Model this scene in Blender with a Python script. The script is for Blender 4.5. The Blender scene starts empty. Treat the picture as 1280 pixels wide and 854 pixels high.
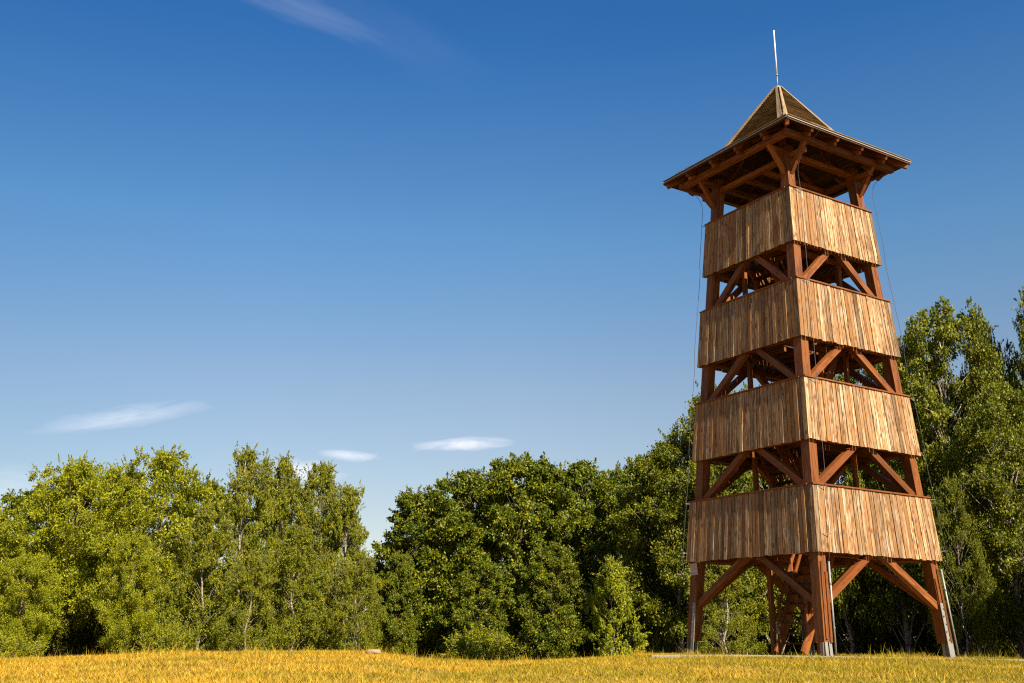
import bpy, math, random
import numpy as np
from mathutils import Vector, Matrix

R = math.radians
rng = np.random.default_rng(7)
random.seed(7)
scene = bpy.context.scene
COL = scene.collection

# ------------------------------------------------------------------ camera
F_PX, PITCH, ROLL = 1280.84, 0.28488, -0.01117
CX, CY, YAW = 7.2133, 25.0, -0.2285
W0, KT = 2.2167, 0.066647            # battered tower: half width = W0 - KT*z
ZS = [(1.912, 3.366), (4.396, 5.844), (6.852, 8.307), (9.300, 10.761)]
ZB = -0.20                           # ground under the tower

cam = bpy.data.objects.new("camera", bpy.data.cameras.new("camera"))
COL.objects.link(cam)
cam.data.sensor_width = 36.0
cam.data.lens = F_PX / 1280.0 * 36.0
cam.data.clip_start, cam.data.clip_end = 0.1, 5000
cr, sr = math.cos(ROLL), math.sin(ROLL)
Fw = Vector((0, math.cos(PITCH), math.sin(PITCH)))
Rt0, Up0 = Vector((1, 0, 0)), Vector((0, -math.sin(PITCH), math.cos(PITCH)))
Rt, Up = Rt0 * cr - Up0 * sr, Rt0 * sr + Up0 * cr
cam.matrix_world = Matrix((
    (Rt.x, Up.x, -Fw.x, 0), (Rt.y, Up.y, -Fw.y, 0), (Rt.z, Up.z, -Fw.z, 0), (0, 0, 0, 1)))
scene.camera = cam

def ray(px, py):
    return (Rt * ((px - 640) / F_PX) + Up * ((427 - py) / F_PX) + Fw).normalized()

def at(px, py, Y):
    d = ray(px, py)
    return d * (Y / d.y)

# ------------------------------------------------------------------ node helpers
def new_mat(name):
    m = bpy.data.materials.new(name); m.use_nodes = True
    nt = m.node_tree; nt.nodes.clear()
    return m, nt

class NT:
    def __init__(s, nt): s.nt = nt
    def n(s, typ, ins=None, **kw):
        nd = s.nt.nodes.new(typ)
        for k, v in kw.items(): setattr(nd, k, v)
        for k, v in (ins or {}).items():
            sock = nd.inputs[k]
            if isinstance(v, bpy.types.NodeSocket): s.nt.links.new(v, sock)
            else: sock.default_value = v
        return nd
    def math(s, op, a, b=0.0, c=0.0, clamp=False):
        return s.n("ShaderNodeMath", {0: a, 1: b, 2: c}, operation=op, use_clamp=clamp).outputs[0]
    def mix(s, f, a, b, blend="MIX"):
        nd = s.n("ShaderNodeMix", data_type="RGBA", blend_type=blend)
        for k, v in ((0, f), (6, a), (7, b)):
            if isinstance(v, bpy.types.NodeSocket): s.nt.links.new(v, nd.inputs[k])
            else: nd.inputs[k].default_value = v if k == 0 or len(v) == 4 else (*v, 1)
        return nd.outputs[2]
    def ramp(s, f, stops):
        nd = s.n("ShaderNodeValToRGB", {0: f})
        el = nd.color_ramp.elements
        while len(el) < len(stops): el.new(0.5)
        for e, (p, c) in zip(el, stops):
            e.position = p; e.color = (*c, 1) if len(c) == 3 else c
        return nd.outputs[0]
    def noise(s, vec, scale, detail=3, rough=0.5, dist=0.0):
        return s.n("ShaderNodeTexNoise", {"Vector": vec, "Scale": scale, "Detail": detail,
                   "Roughness": rough, "Distortion": dist}).outputs[0]
    def mapping(s, vec, scale=(1, 1, 1), loc=(0, 0, 0)):
        return s.n("ShaderNodeMapping", {"Vector": vec, "Scale": scale, "Location": loc}).outputs[0]

def g(v): return (v, v, v)

def wood_mat(name, light, mid, dark, streak, rough, knots, greyness, bump=0.4):
    """timber whose grain runs along the v axis of the UVs (metres); rnd = one value per board"""
    m, nt = new_mat(name); N = NT(nt)
    uv = N.n("ShaderNodeUVMap").outputs[0]
    rnd = N.n("ShaderNodeAttribute", attribute_name="rnd").outputs[2]
    off = N.n("ShaderNodeCombineXYZ", {0: N.math("MULTIPLY", rnd, 37.0), 1: N.math("MULTIPLY", rnd, 91.0), 2: rnd}).outputs[0]
    vec = N.n("ShaderNodeVectorMath", {0: uv, 1: off}, operation="ADD").outputs[0]
    fine = N.noise(N.mapping(vec, (42, 1.6, 1)), 1.0, 4, 0.62, 0.25)
    broad = N.noise(N.mapping(vec, (10, 1.3, 1)), 1.0, 4, 0.6, 0.6)
    flake = N.noise(N.mapping(vec, (24, 1.5, 1)), 1.0, 5, 0.72, 0.9)
    base = N.ramp(broad, [(0.38, mid), (0.50, light), (0.62, light), (0.72, mid)])
    base = N.mix(N.math("MULTIPLY", N.ramp(fine, [(0.45, g(0)), (0.68, g(1))]), streak), base, dark)
    pale = (0.46, 0.38, 0.275)
    base = N.mix(N.math("MULTIPLY", N.ramp(flake, [(0.50, g(0)), (0.60, g(1))]), greyness), base, pale)
    # per board tone
    tone = N.ramp(rnd, [(0.0, g(0.38)), (0.25, g(0.98)), (0.55, g(0.68)), (1.0, g(1.25))])
    base = N.mix(1.0, base, tone, "MULTIPLY")
    h2 = N.math("FRACT", N.math("MULTIPLY", rnd, 7.31))
    base = N.mix(N.math("MULTIPLY", N.ramp(h2, [(0.62, g(0)), (0.8, g(1))]), 0.62 if greyness > 0 else 0.2), base, mid)
    # knots
    kn = N.n("ShaderNodeTexVoronoi", {"Vector": N.mapping(vec, (7.0, 3.8, 1)), "Scale": 1.0, "Randomness": 1.0})
    kf = N.ramp(kn.outputs[0], [(0.06, g(1)), (0.16, g(0.85)), (0.34, g(0))])
    base = N.mix(N.math("MULTIPLY", kf, knots), base, tuple(a * .45 + b * .55 for a, b in zip(mid, dark)))
    hgt = N.math("ADD", fine, N.math("MULTIPLY", kf, -0.3))
    bp = N.n("ShaderNodeBump", {"Height": hgt, "Strength": bump, "Distance": 0.006}).outputs[0]
    p = N.n("ShaderNodeBsdfPrincipled", {"Base Color": base, "Roughness": rough, "Normal": bp, "Specular IOR Level": 0.25})
    o = N.n("ShaderNodeOutputMaterial"); nt.links.new(p.outputs[0], o.inputs[0])
    return m

def plain_mat(name, col, rough=0.5, metal=0.0, var=0.12, scale=6.0, bump=0.1):
    m, nt = new_mat(name); N = NT(nt)
    tc = N.n("ShaderNodeTexCoord").outputs[3]
    nz = N.noise(tc, scale, 5, 0.6)
    c = N.mix(nz, tuple(max(0, x * (1 - 2 * var)) for x in col), tuple(min(1, x * (1 + 2 * var)) for x in col))
    bp = N.n("ShaderNodeBump", {"Height": N.noise(tc, scale * 8, 3), "Strength": bump, "Distance": 0.01}).outputs[0]
    p = N.n("ShaderNodeBsdfPrincipled", {"Base Color": c, "Roughness": rough, "Metallic": metal, "Normal": bp})
    o = N.n("ShaderNodeOutputMaterial"); nt.links.new(p.outputs[0], o.inputs[0])
    return m

def leaf_mat(name, a, b, c, trans=0.38):
    m, nt = new_mat(name); N = NT(nt)
    rnd = N.n("ShaderNodeAttribute", attribute_name="rnd").outputs[2]
    col = N.ramp(rnd, [(0.0, a), (0.5, b), (1.0, c)])
    d = N.n("ShaderNodeBsdfPrincipled", {"Base Color": col, "Roughness": 0.5, "Specular IOR Level": 0.2})
    tcol = N.mix(1.0, col, (1.5, 1.55, 0.45), "MULTIPLY")
    t = N.n("ShaderNodeBsdfTranslucent", {"Color": tcol})
    mx = N.n("ShaderNodeMixShader", {0: trans, 1: d.outputs[0], 2: t.outputs[0]})
    o = N.n("ShaderNodeOutputMaterial"); nt.links.new(mx.outputs[0], o.inputs[0])
    return m

M = {}
M["board"] = wood_mat("weathered_board", (0.275, 0.158, 0.066), (0.175, 0.076, 0.020), (0.032, 0.011, 0.004), 0.85, 0.75, 0.9, 0.62)
M["stain"] = wood_mat("stained_timber", (0.190, 0.060, 0.009), (0.110, 0.030, 0.005), (0.035, 0.010, 0.003), 0.6, 0.6, 0.6, 0.03)
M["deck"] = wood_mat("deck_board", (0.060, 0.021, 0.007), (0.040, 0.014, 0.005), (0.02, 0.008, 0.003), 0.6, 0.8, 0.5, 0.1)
M["slat"] = wood_mat("roof_slat", (0.27, 0.195, 0.110), (0.15, 0.098, 0.050), (0.05, 0.025, 0.01), 0.7, 0.8, 0.4, 0.3)
M["steel"] = plain_mat("galvanised_steel", (0.19, 0.19, 0.18), 0.55, 0.35, 0.15, 14)
M["drip"] = plain_mat("drip_edge_metal", (0.30, 0.27, 0.25), 0.4, 0.4, 0.05, 5)
M["cable"] = plain_mat("cable_metal", (0.03, 0.03, 0.032), 0.7, 0.0, 0.05, 5)
M["white"] = plain_mat("mast_paint", (0.5, 0.5, 0.52), 0.4, 0.0, 0.03, 5)
M["concrete"] = plain_mat("concrete", (0.19, 0.17, 0.14), 0.9, 0, 0.2, 9, 0.4)
M["stone"] = plain_mat("sandstone", (0.19, 0.13, 0.075), 0.9, 0, 0.2, 9, 0.5)
M["sign"] = plain_mat("sign_enamel", (0.34, 0.29, 0.26), 0.5, 0, 0.03, 3, 0.0)
M["signred"] = plain_mat("sign_red_print", (0.50, 0.16, 0.12), 0.5, 0, 0.05, 3, 0.0)
M["signgrey"] = plain_mat("sign_grey_print", (0.22, 0.20, 0.20), 0.5, 0, 0.05, 3, 0.0)
M["bolt"] = plain_mat("bolt_steel", (0.12, 0.12, 0.12), 0.5, 0.6, 0.05, 3, 0.0)
M["leaf_willow"] = leaf_mat("leaf_willow", (0.066, 0.090, 0.003), (0.178, 0.190, 0.005), (0.325, 0.308, 0.010), 0.32)
M["leaf_birch"] = leaf_mat("leaf_birch", (0.047, 0.068, 0.003), (0.126, 0.140, 0.005), (0.262, 0.220, 0.010), 0.28)
M["leaf_oak"] = leaf_mat("leaf_oak", (0.022, 0.040, 0.002), (0.080, 0.102, 0.003), (0.230, 0.200, 0.007), 0.2)
M["leaf_forest"] = leaf_mat("leaf_forest", (0.034, 0.052, 0.003), (0.100, 0.116, 0.004), (0.215, 0.190, 0.009), 0.27)
M["leaf_sap"] = leaf_mat("leaf_sapling", (0.10, 0.13, 0.006), (0.19, 0.21, 0.008), (0.30, 0.29, 0.013), 0.3)

def bark_mat(name, birch):
    m, nt = new_mat(name); N = NT(nt)
    tc = N.n("ShaderNodeTexCoord").outputs[3]
    if birch:
        nz = N.noise(N.mapping(tc, (3, 3, 9)), 1.0, 4, 0.6, 0.4)
        c = N.ramp(nz, [(0.40, (0.06, 0.045, 0.035)), (0.50, (0.20, 0.165, 0.12)), (0.7, (0.29, 0.24, 0.18))])
    else:
        nz = N.noise(N.mapping(tc, (14, 14, 3)), 1.0, 4, 0.6, 0.4)
        c = N.ramp(nz, [(0.35, (0.05, 0.035, 0.022)), (0.7, (0.17, 0.12, 0.075))])
    bp = N.n("ShaderNodeBump", {"Height": nz, "Strength": 0.6, "Distance": 0.02}).outputs[0]
    p = N.n("ShaderNodeBsdfPrincipled", {"Base Color": c, "Roughness": 0.85, "Normal": bp})
    o = N.n("ShaderNodeOutputMaterial"); nt.links.new(p.outputs[0], o.inputs[0])
    return m
M["bark"] = bark_mat("bark", False)
M["birchbark"] = bark_mat("birch_bark", True)

# ------------------------------------------------------------------ mesh builder
class MB:
    def __init__(s): s.v, s.f, s.uv, s.r, s.mi = [], [], [], [], []
    def face(s, pts, uvs=None, r=0.5, mi=0):
        b = len(s.v); s.v += [tuple(p) for p in pts]
        s.f.append(tuple(range(b, b + len(pts))))
        s.uv += uvs if uvs else [(0, 0)] * len(pts)
        s.r.append(r); s.mi.append(mi)
    def hexa(s, a, b, r=None, L=None):
        """a, b: the two end rings (4 points each, same winding); grain runs a -> b"""
        r = random.random() if r is None else r
        a = [Vector(p) for p in a]; b = [Vector(p) for p in b]
        L = (sum(b, Vector()) - sum(a, Vector())).length / 4
        u0 = 0
        for i in range(4):
            j = (i + 1) % 4; wd = (a[j] - a[i]).length
            s.face([a[i], a[j], b[j], b[i]], [(u0, 0), (u0 + wd, 0), (u0 + wd, L), (u0, L)], r)
            u0 += wd + 0.37
        w1, w2 = (a[1] - a[0]).length, (a[2] - a[1]).length
        s.face([a[3], a[2], a[1], a[0]], [(0, 0), (w1, 0), (w1, w2 * .2), (0, w2 * .2)], r)
        s.face([b[0], b[1], b[2], b[3]], [(0, 0), (w1, 0), (w1, w2 * .2), (0, w2 * .2)], r)
    def beam(s, p, q, w, h, up=(0, 0, 1), r=None):
        p, q = Vector(p), Vector(q); d = (q - p).normalized(); up = Vector(up)
        x = d.cross(up).normalized(); y = x.cross(d)
        ring = [x * w / 2 * i + y * h / 2 * j for i, j in ((-1, -1), (1, -1), (1, 1), (-1, 1))]
        s.hexa([p + k for k in ring], [q + k for k in ring], r)
    def box(s, lo, hi, axis=0, r=None):
        lo, hi = Vector(lo), Vector(hi)
        c = (lo + hi) / 2; d = hi - lo
        e = Vector([0, 0, 0]); e[axis] = d[axis] / 2
        o = [i for i in range(3) if i != axis]
        up = Vector([0, 0, 0]); up[o[1]] = 1
        s.beam(c - e, c + e, d[o[0]], d[o[1]], up, r)
    def tube(s, pts, rad, n=8, taper=None, r=0.5):
        pts = [Vector(p) for p in pts]; rings = []
        ref = Vector((0.3, 0.2, 1)).normalized()
        for i, p in enumerate(pts):
            d = (pts[min(i + 1, len(pts) - 1)] - pts[max(i - 1, 0)]).normalized()
            x = d.cross(ref)
            if x.length < 0.05: x = d.cross(Vector((1, 0, 0)))
            x.normalize(); y = d.cross(x)
            rr = rad if not taper else taper[i]
            rings.append([p + (x * math.cos(2 * math.pi * k / n) + y * math.sin(2 * math.pi * k / n)) * rr for k in range(n)])
        b = len(s.v)
        for rg in rings: s.v += [tuple(p) for p in rg]
        for i in range(len(rings) - 1):
            for k in range(n):
                k2 = (k + 1) % n
                s.f.append((b + i * n + k, b + i * n + k2, b + (i + 1) * n + k2, b + (i + 1) * n + k))
                s.uv += [(k / n * .3, i), ((k + 1) / n * .3, i), ((k + 1) / n * .3, i + 1), (k / n * .3, i + 1)]
                s.r.append(r); s.mi.append(0)
        for idx, rev in ((0, True), (len(rings) - 1, False)):
            q = [b + idx * n + k for k in range(n)]
            s.f.append(tuple(q[::-1] if rev else q)); s.uv += [(0, 0)] * n; s.r.append(r); s.mi.append(0)
    def mesh(s, name, mats, smooth=False):
        me = bpy.data.meshes.new(name)
        me.from_pydata(s.v, [], s.f)
        ul = me.uv_layers.new(name="UVMap")
        ul.data.foreach_set("uv", np.array(s.uv, dtype=np.float32).ravel())
        a = me.attributes.new("rnd", "FLOAT", "FACE"); a.data.foreach_set("value", np.array(s.r, dtype=np.float32))
        for m in (mats if isinstance(mats, (list, tuple)) else [mats]): me.materials.append(m)
        me.polygons.foreach_set("material_index", np.array(s.mi, dtype=np.int32))
        if smooth: me.polygons.foreach_set("use_smooth", np.ones(len(s.f), dtype=bool))
        me.update()
        return me
    def build(s, name, mats, parent=None, smooth=False):
        o = bpy.data.objects.new(name, s.mesh(name, mats, smooth))
        COL.objects.link(o)
        if parent: o.parent = parent
        return o

def tag(o, label=None, cat=None, group=None, kind=None):
    if label: o["label"] = label
    if cat: o["category"] = cat
    if group: o["group"] = group
    if kind: o["kind"] = kind
    return o

def empty(name, loc, rz=0.0):
    o = bpy.data.objects.new(name, None); COL.objects.link(o)
    o.location = loc; o.rotation_euler = (0, 0, rz); o.empty_display_size = 0.3
    return o

# ------------------------------------------------------------------ ground
# crest height (relative to eye) by x/y slope of the line of sight
_az = [-1.2, -0.52, -0.40, -0.33, -0.24, -0.15, -0.118, -0.075, -0.02, 0.06, 0.13, 0.30, 0.50, 1.2]
_zc = [-0.52, -0.47, -0.36, -0.265, -0.215, -0.205, -0.225, -0.335, -0.365, -0.29, -0.235, -0.245, -0.30, -0.42]
def sstep(t):
    t = np.clip(t, 0, 1); return t * t * (3 - 2 * t)
def ground_z(x, y):
    x = np.asarray(x, float); y = np.asarray(y, float)
    az = x / np.maximum(y, 4.0)
    zc = np.interp(az, _az, _zc)
    d = np.sqrt(x * x + y * y)
    t = sstep((y + 2) / 23.5)
    zc = zc - 0.065
    z = -1.62 + (zc + 1.62) * t ** 0.85
    z = z - 0.9 * sstep((y - 21.2) / 15)
    z = z + (0.022 * np.sin(x * 1.7 + 0.6 * y) * np.cos(y * 1.3 - 0.5 * x) + 0.012 * np.sin(4.1 * x + 1.0) * np.sin(3.7 * y)) * (y > 2)
    # level pad below the tower
    pd = np.sqrt((x - CX) ** 2 + (y - CY) ** 2)
    k = 1 - sstep((pd - 3.5) / 2.2)
    z = z * (1 - k) + (ZB - 0.055) * k
    far = sstep((d - 70) / 200)
    return z * (1 - far) + (-1.3) * far

def ground_mesh():
    xs = np.concatenate([-np.geomspace(2500, 42, 22), np.arange(-40, 40.1, 0.5), np.geomspace(42, 2500, 22)])
    ys = np.concatenate([-np.geomspace(2500, 6, 18), np.arange(-5, 70.1, 0.5), np.geomspace(72, 2500, 22)])
    X, Y = np.meshgrid(xs, ys)
    Z = ground_z(X, Y)
    n, m = X.shape
    v = np.stack([X.ravel(), Y.ravel(), Z.ravel()], 1)
    idx = np.arange(n * m).reshape(n, m)
    f = np.stack([idx[:-1, :-1], idx[:-1, 1:], idx[1:, 1:], idx[1:, :-1]], -1).reshape(-1, 4)
    me = bpy.data.meshes.new("ground")
    me.from_pydata(v.tolist(), [], f.tolist())
    me.polygons.foreach_set("use_smooth", np.ones(len(f), dtype=bool))
    mat, nt = new_mat("dry_meadow"); N = NT(nt)
    pos = N.n("ShaderNodeNewGeometry").outputs[0]
    big = N.noise(pos, 0.35, 4, 0.6)
    fine = N.noise(pos, 9.0, 5, 0.7)
    c = N.ramp(fine, [(0.3, (0.12, 0.072, 0.016)), (0.5, (0.25, 0.155, 0.03)), (0.7, (0.36, 0.24, 0.06))])
    c = N.mix(N.ramp(big, [(0.52, g(0)), (0.66, g(0.55))]), c, (0.13, 0.125, 0.02))
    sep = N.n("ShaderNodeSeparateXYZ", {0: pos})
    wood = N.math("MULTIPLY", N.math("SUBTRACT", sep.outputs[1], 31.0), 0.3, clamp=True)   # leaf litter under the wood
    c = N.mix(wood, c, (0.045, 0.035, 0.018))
    bp = N.n("ShaderNodeBump", {"Height": fine, "Strength": 0.8, "Distance": 0.05}).outputs[0]
    p = N.n("ShaderNodeBsdfPrincipled", {"Base Color": c, "Roughness": 0.95, "Normal": bp, "Specular IOR Level": 0.1})
    o = N.n("ShaderNodeOutputMaterial"); nt.links.new(p.outputs[0], o.inputs[0])
    me.materials.append(mat)
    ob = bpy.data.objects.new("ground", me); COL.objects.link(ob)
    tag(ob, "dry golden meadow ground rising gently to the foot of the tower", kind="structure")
ground_mesh()

def fast_mesh(name, V, nper, rnd, mat):
    """V: (n*nper,3) vertices, every nper make one face"""
    n = len(V) // nper
    me = bpy.data.meshes.new(name)
    me.vertices.add(len(V)); me.vertices.foreach_set("co", V.astype(np.float32).ravel())
    me.loops.add(len(V)); me.loops.foreach_set("vertex_index", np.arange(len(V), dtype=np.int32))
    me.polygons.add(n)
    me.polygons.foreach_set("loop_start", np.arange(0, len(V), nper, dtype=np.int32))
    me.polygons.foreach_set("loop_total", np.full(n, nper, dtype=np.int32))
    a = me.attributes.new("rnd", "FLOAT", "FACE"); a.data.foreach_set("value", rnd.astype(np.float32))
    me.materials.append(mat)
    me.update(calc_edges=True)
    return me

def grass_material():
    m, nt = new_mat("straw_grass"); N = NT(nt)
    rnd = N.n("ShaderNodeAttribute", attribute_name="rnd").outputs[2]
    pos = N.n("ShaderNodeNewGeometry").outputs[0]
    big = N.noise(N.mapping(pos, (.55, 1.6, 1)), 0.8, 4, 0.7, 0.4)
    sx_ = N.n("ShaderNodeSeparateXYZ", {0: pos}).outputs[0]
    big = N.math("ADD", big, N.math("MULTIPLY_ADD", sx_, 0.009, 0.0))
    straw = N.ramp(rnd, [(0.0, (0.15, 0.080, 0.008)), (0.45, (0.43, 0.245, 0.012)), (0.8, (0.56, 0.345, 0.022)), (1.0, (0.66, 0.46, 0.12))])
    green = N.ramp(rnd, [(0.0, (0.05, 0.058, 0.005)), (0.5, (0.19, 0.170, 0.009)), (1.0, (0.34, 0.265, 0.018))])
    c = N.mix(N.ramp(big, [(0.42, g(0.12)), (0.58, g(0.9))]), straw, green)
    band = N.noise(N.mapping(pos, (0.22, 1.3, 1), (3.1, 0.4, 0)), 1.0, 4, 0.65, 0.5)
    c = N.mix(N.ramp(band, [(0.56, g(0)), (0.66, g(0.8))]), c, N.mix(rnd, (0.05, 0.055, 0.006), (0.22, 0.19, 0.016)))
    d = N.n("ShaderNodeBsdfPrincipled", {"Base Color": c, "Roughness": 0.7, "Specular IOR Level": 0.15})
    t = N.n("ShaderNodeBsdfTranslucent", {"Color": c})
    mx = N.n("ShaderNodeMixShader", {0: 0.3, 1: d.outputs[0], 2: t.outputs[0]})
    o = N.n("ShaderNodeOutputMaterial"); nt.links.new(mx.outputs[0], o.inputs[0])
    return m

def grass():
    def field(n, y0, y1, h0, h1, w0, w1, spread, clump=None):
        y = np.sqrt(rng.uniform(y0 ** 2, y1 ** 2, n))
        x = rng.uniform(-0.72, 0.72, n) * y + rng.uniform(-1, 1, n)
        if clump is not None:
            k = np.sin(x * 2.3 + np.sin(y * 1.9) * 2) * np.sin(y * 2.7 + 1.3 * np.sin(x * 1.1)) + rng.normal(0, .35, n)
            keep = k > clump; x, y = x[keep], y[keep]; n = len(x)
        # keep clear of the posts and of the kerb line
        z = ground_z(x, y) - 0.01
        patch = 0.75 + 0.5 * (0.5 + 0.5 * np.sin(0.9 * x + 1.7 * np.sin(0.5 * y)) * np.cos(1.1 * y))
        h = rng.uniform(h0, h1, n) * patch
        pd = np.hypot(x - CX, y - CY)
        h = np.where(pd < 3.9, h * .55, h)
        foot = np.minimum.reduce([np.hypot(x - fx, y - fy) for fx, fy in ((9.70, 26.0), (7.6, 22.4), (4.7, 25.6))])
        h = np.where((foot < .55) & (rng.uniform(0, 1, n) < .5), h * 3.2, h)
        a = rng.uniform(0, 2 * np.pi, n); w = rng.uniform(w0, w1, n)
        ln = rng.normal(0, spread, (n, 2)) * h[:, None]
        base = np.stack([x, y, z], 1)
        side = np.stack([np.cos(a) * w, np.sin(a) * w, np.zeros(n)], 1)
        tip = base + np.concatenate([ln, h[:, None]], 1)
        V = np.stack([base - side, base + side, tip], 1).reshape(-1, 3)
        return V, rng.uniform(0, 1, n)
    parts = [field(420000, 10.5, 27.5, 0.035, 0.085, 0.004, 0.009, 0.7),
             field(90000, 10.5, 27.5, 0.06, 0.15, 0.003, 0.006, 0.4, 0.45),
             field(50000, 27, 45, 0.05, 0.16, 0.01, 0.02, 0.6),
             field(11000, 18.5, 26, 0.12, 0.30, 0.003, 0.007, 0.35, 0.6), field(2500, 12, 24, 0.16, 0.34, 0.003, 0.006, 0.3, 0.75),
             field(30000, 3, 10.5, 0.04, 0.10, 0.003, 0.007, 0.6)]
    V = np.concatenate([p[0] for p in parts]); r = np.concatenate([p[1] for p in parts])
    ob = bpy.data.objects.new("grass", fast_mesh("grass", V, 3, r, grass_material()))
    COL.objects.link(ob)
    tag(ob, "short sunburnt golden grass with green patches covering the meadow", "grass", kind="stuff")
grass()

# ------------------------------------------------------------------ tower
TROT = YAW + R(45)
tower = empty("watchtower", (CX, CY, ZB), TROT)
tag(tower, "tall tapering wooden lookout tower with four boarded galleries and a flared pyramid roof", "tower")

def hw(z): return W0 - KT * z
def T(side, s, t, z):
    """point on facade 'side' (0 front-right, 1 right-back, 2 back-left, 3 front-left): s along, t depth outwards"""
    x, y = s, -t
    for _ in range(side): x, y = -y, x
    return Vector((x, y, z - ZB))
SIDES = [0, 1, 2, 3]

# posts
def post(sx, sy):
    m = MB(); z0, z1 = 0.06, 12.02; hs = 0.12
    def ring(z, h=hs):
        c = hw(z) - 0.21
        return [(sx * c + i * h, sy * c + j * h, z - ZB) for i, j in ((-1, -1), (1, -1), (1, 1), (-1, 1))]
    m.hexa(ring(z0), ring(z1), r=random.uniform(.3, .9))
    p = m.build("post", M["stain"], tower)
    # doubling plank on the front-right side of the lower post
    q = MB()
    c0, c1 = hw(0.1) - 0.21, hw(1.75) - 0.21
    for off, zz0, zz1 in ((-0.045, 0.12, 1.72), (0.075, 0.05, 1.5)):
        a0, a1 = hw(zz0) - 0.21, hw(zz1) - 0.21
        ox = off * (1 if sx < 0 else -1)
        def rg(c, z):
            y = sy * c + sy * 0.12
            return [(sx * c + ox - .034, y + sy * 0.002, z - ZB), (sx * c + ox + .034, y + sy * 0.002, z - ZB),
                    (sx * c + ox + .034, y + sy * .03, z - ZB), (sx * c + ox - .034, y + sy * .03, z - ZB)]
        q.hexa(rg(a0, zz0), rg(a1, zz1))
    q.build("cover_strip", M["stain"], p)
    # steel shoe: two upright plates and a long strap with bolts
    s = MB()
    c = hw(0) - 0.21
    for ox in (-0.062, 0.062):
        s.beam((sx * (c + .01) + ox, sy * (c + .01) - 0.02 * sy, -0.05), (sx * c + ox, sy * c - 0.02 * sy, 0.30), 0.07, 0.014, (1, 0, 0))
        s.beam((sx * (c + .01) + ox, sy * (c + .01) + 0.126 * sy, -0.05), (sx * c + ox, sy * c + 0.112 * sy, 0.262), 0.012, 0.085, (1, 0, 0))
    zt = 0.95
    ca, cb = hw(-0.2) - 0.21, hw(zt) - 0.21
    xo = -0.126 if sx < 0 else 0.126
    oy = 0.06 * (-1 if sy > 0 else 1) * (1 if sx < 0 else -1)
    if (sx, sy) == (-1, -1): pass
    elif sx < 0:
        s.beam((sx * ca + xo, sy * ca + (.075 if sy < 0 else -.075), -0.04), (sx * cb + xo, sy * cb + (.075 if sy < 0 else -.075), zt - ZB), 0.012, 0.10, (0, 1, 0))
    else:
        s.beam((sx * ca - .075, sy * ca + sy * 0.156, -0.04), (sx * cb - .075, sy * cb + sy * 0.156, zt - ZB), 0.10, 0.012, (0, 1, 0))
    sh = s.build("steel_shoe", M["steel"], p)
    for i in range(0 if (sx, sy) == (-1, -1) else 5):
        b = MB(); z = 0.15 + i * 0.17; cc = hw(z) - 0.21; jt = (-1) ** i * 0.02
        if sx < 0:
            o = (sx * cc + xo - .02, sy * cc + (.075 if sy < 0 else -.075) + jt, z - ZB); e = (-0.012, 0, 0)
        else:
            o = (sx * cc - .075 + jt, sy * cc + sy * 0.172, z - ZB); e = (0, sy * 0.012, 0)
        b.tube([Vector(o) - Vector(e), Vector(o) + Vector(e)], 0.016, 6)
        b.build("bolt", M["bolt"], sh)
    return p
for sx, sy in ((-1, -1), (1, -1), (-1, 1), (1, 1)): post(sx, sy)

# parapets
def parapet(side, zb, zt):
    m = MB()
    t = 0.024
    n = max(20, round(2 * hw((zb + zt) / 2) / 0.117))
    trim = 0.0 if side in (0, 2) else 0.027
    cuts = np.linspace(-1, 1, n + 1)
    cuts[1:-1] += rng.uniform(-0.012, 0.012, n - 1) * 0.8
    for i in range(n):
        a, b = cuts[i], cuts[i + 1]
        gap = random.uniform(0.005, 0.010); pr = random.uniform(-0.007, 0.007) if 0 < i < n - 1 else 0
        zz0 = zb + random.uniform(-0.014, 0.01); zz1 = zt
        if random.random() < 0.06: zz0 -= random.uniform(0.0, 0.02)
        def rg(z):
            w = hw(z) - trim; o = hw(z) + pr; warp = 0
            sa, sb = a * w + (gap if i else 0), b * w - (gap if i < n - 1 else 0)
            return [T(side, sa, o - t, z), T(side, sb, o - t, z), T(side, sb, o, z), T(side, sa, o, z)]
        m.hexa(rg(zz0), rg(zz1))
    # inner rails
    pan = m.build("parapet_panel", M["board"], tower)
    q = MB()
    for z in (zb + 0.22, zt - 0.14):
        w = hw(z)
        q.beam(T(side, -w + .34, w - 0.058, z), T(side, w - .34, w - 0.058, z), 0.06, 0.10)
    q.build("rail", M["stain"], pan)
    c = MB(); w = hw(zt); e = 0.008 if side in (0, 2) else -0.143
    c.beam(T(side, -w - e, w - 0.055, zt + 0.020), T(side, w + e, w - 0.055, zt + 0.020), 0.17, 0.034, (0, 0, 1))
    c.build("cap_rail", M["stain"], pan)
for zb, zt in ZS:
    for s in SIDES: parapet(s, zb, zt)

# galleries: ring beams, joists, floor boards
flights = []   # (u0,u1,v0,v1,zlow,zhigh)
zfl = [ZB] + [zb + 0.36 for zb, _ in ZS]
bands = [(-0.78, -0.08), (0.10, 0.80)]
for k in range(4):
    v0, v1 = bands[k % 2]
    if k == 0: u0, u1, v0, v1 = -1.12, 0.10, -0.66, 0.19
    elif k % 2: u0, u1 = 0.72, -0.72
    else: u0, u1 = -0.72, 0.72
    flights.append((u0, u1, v0, v1, zfl[k], zfl[k + 1]))

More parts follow.
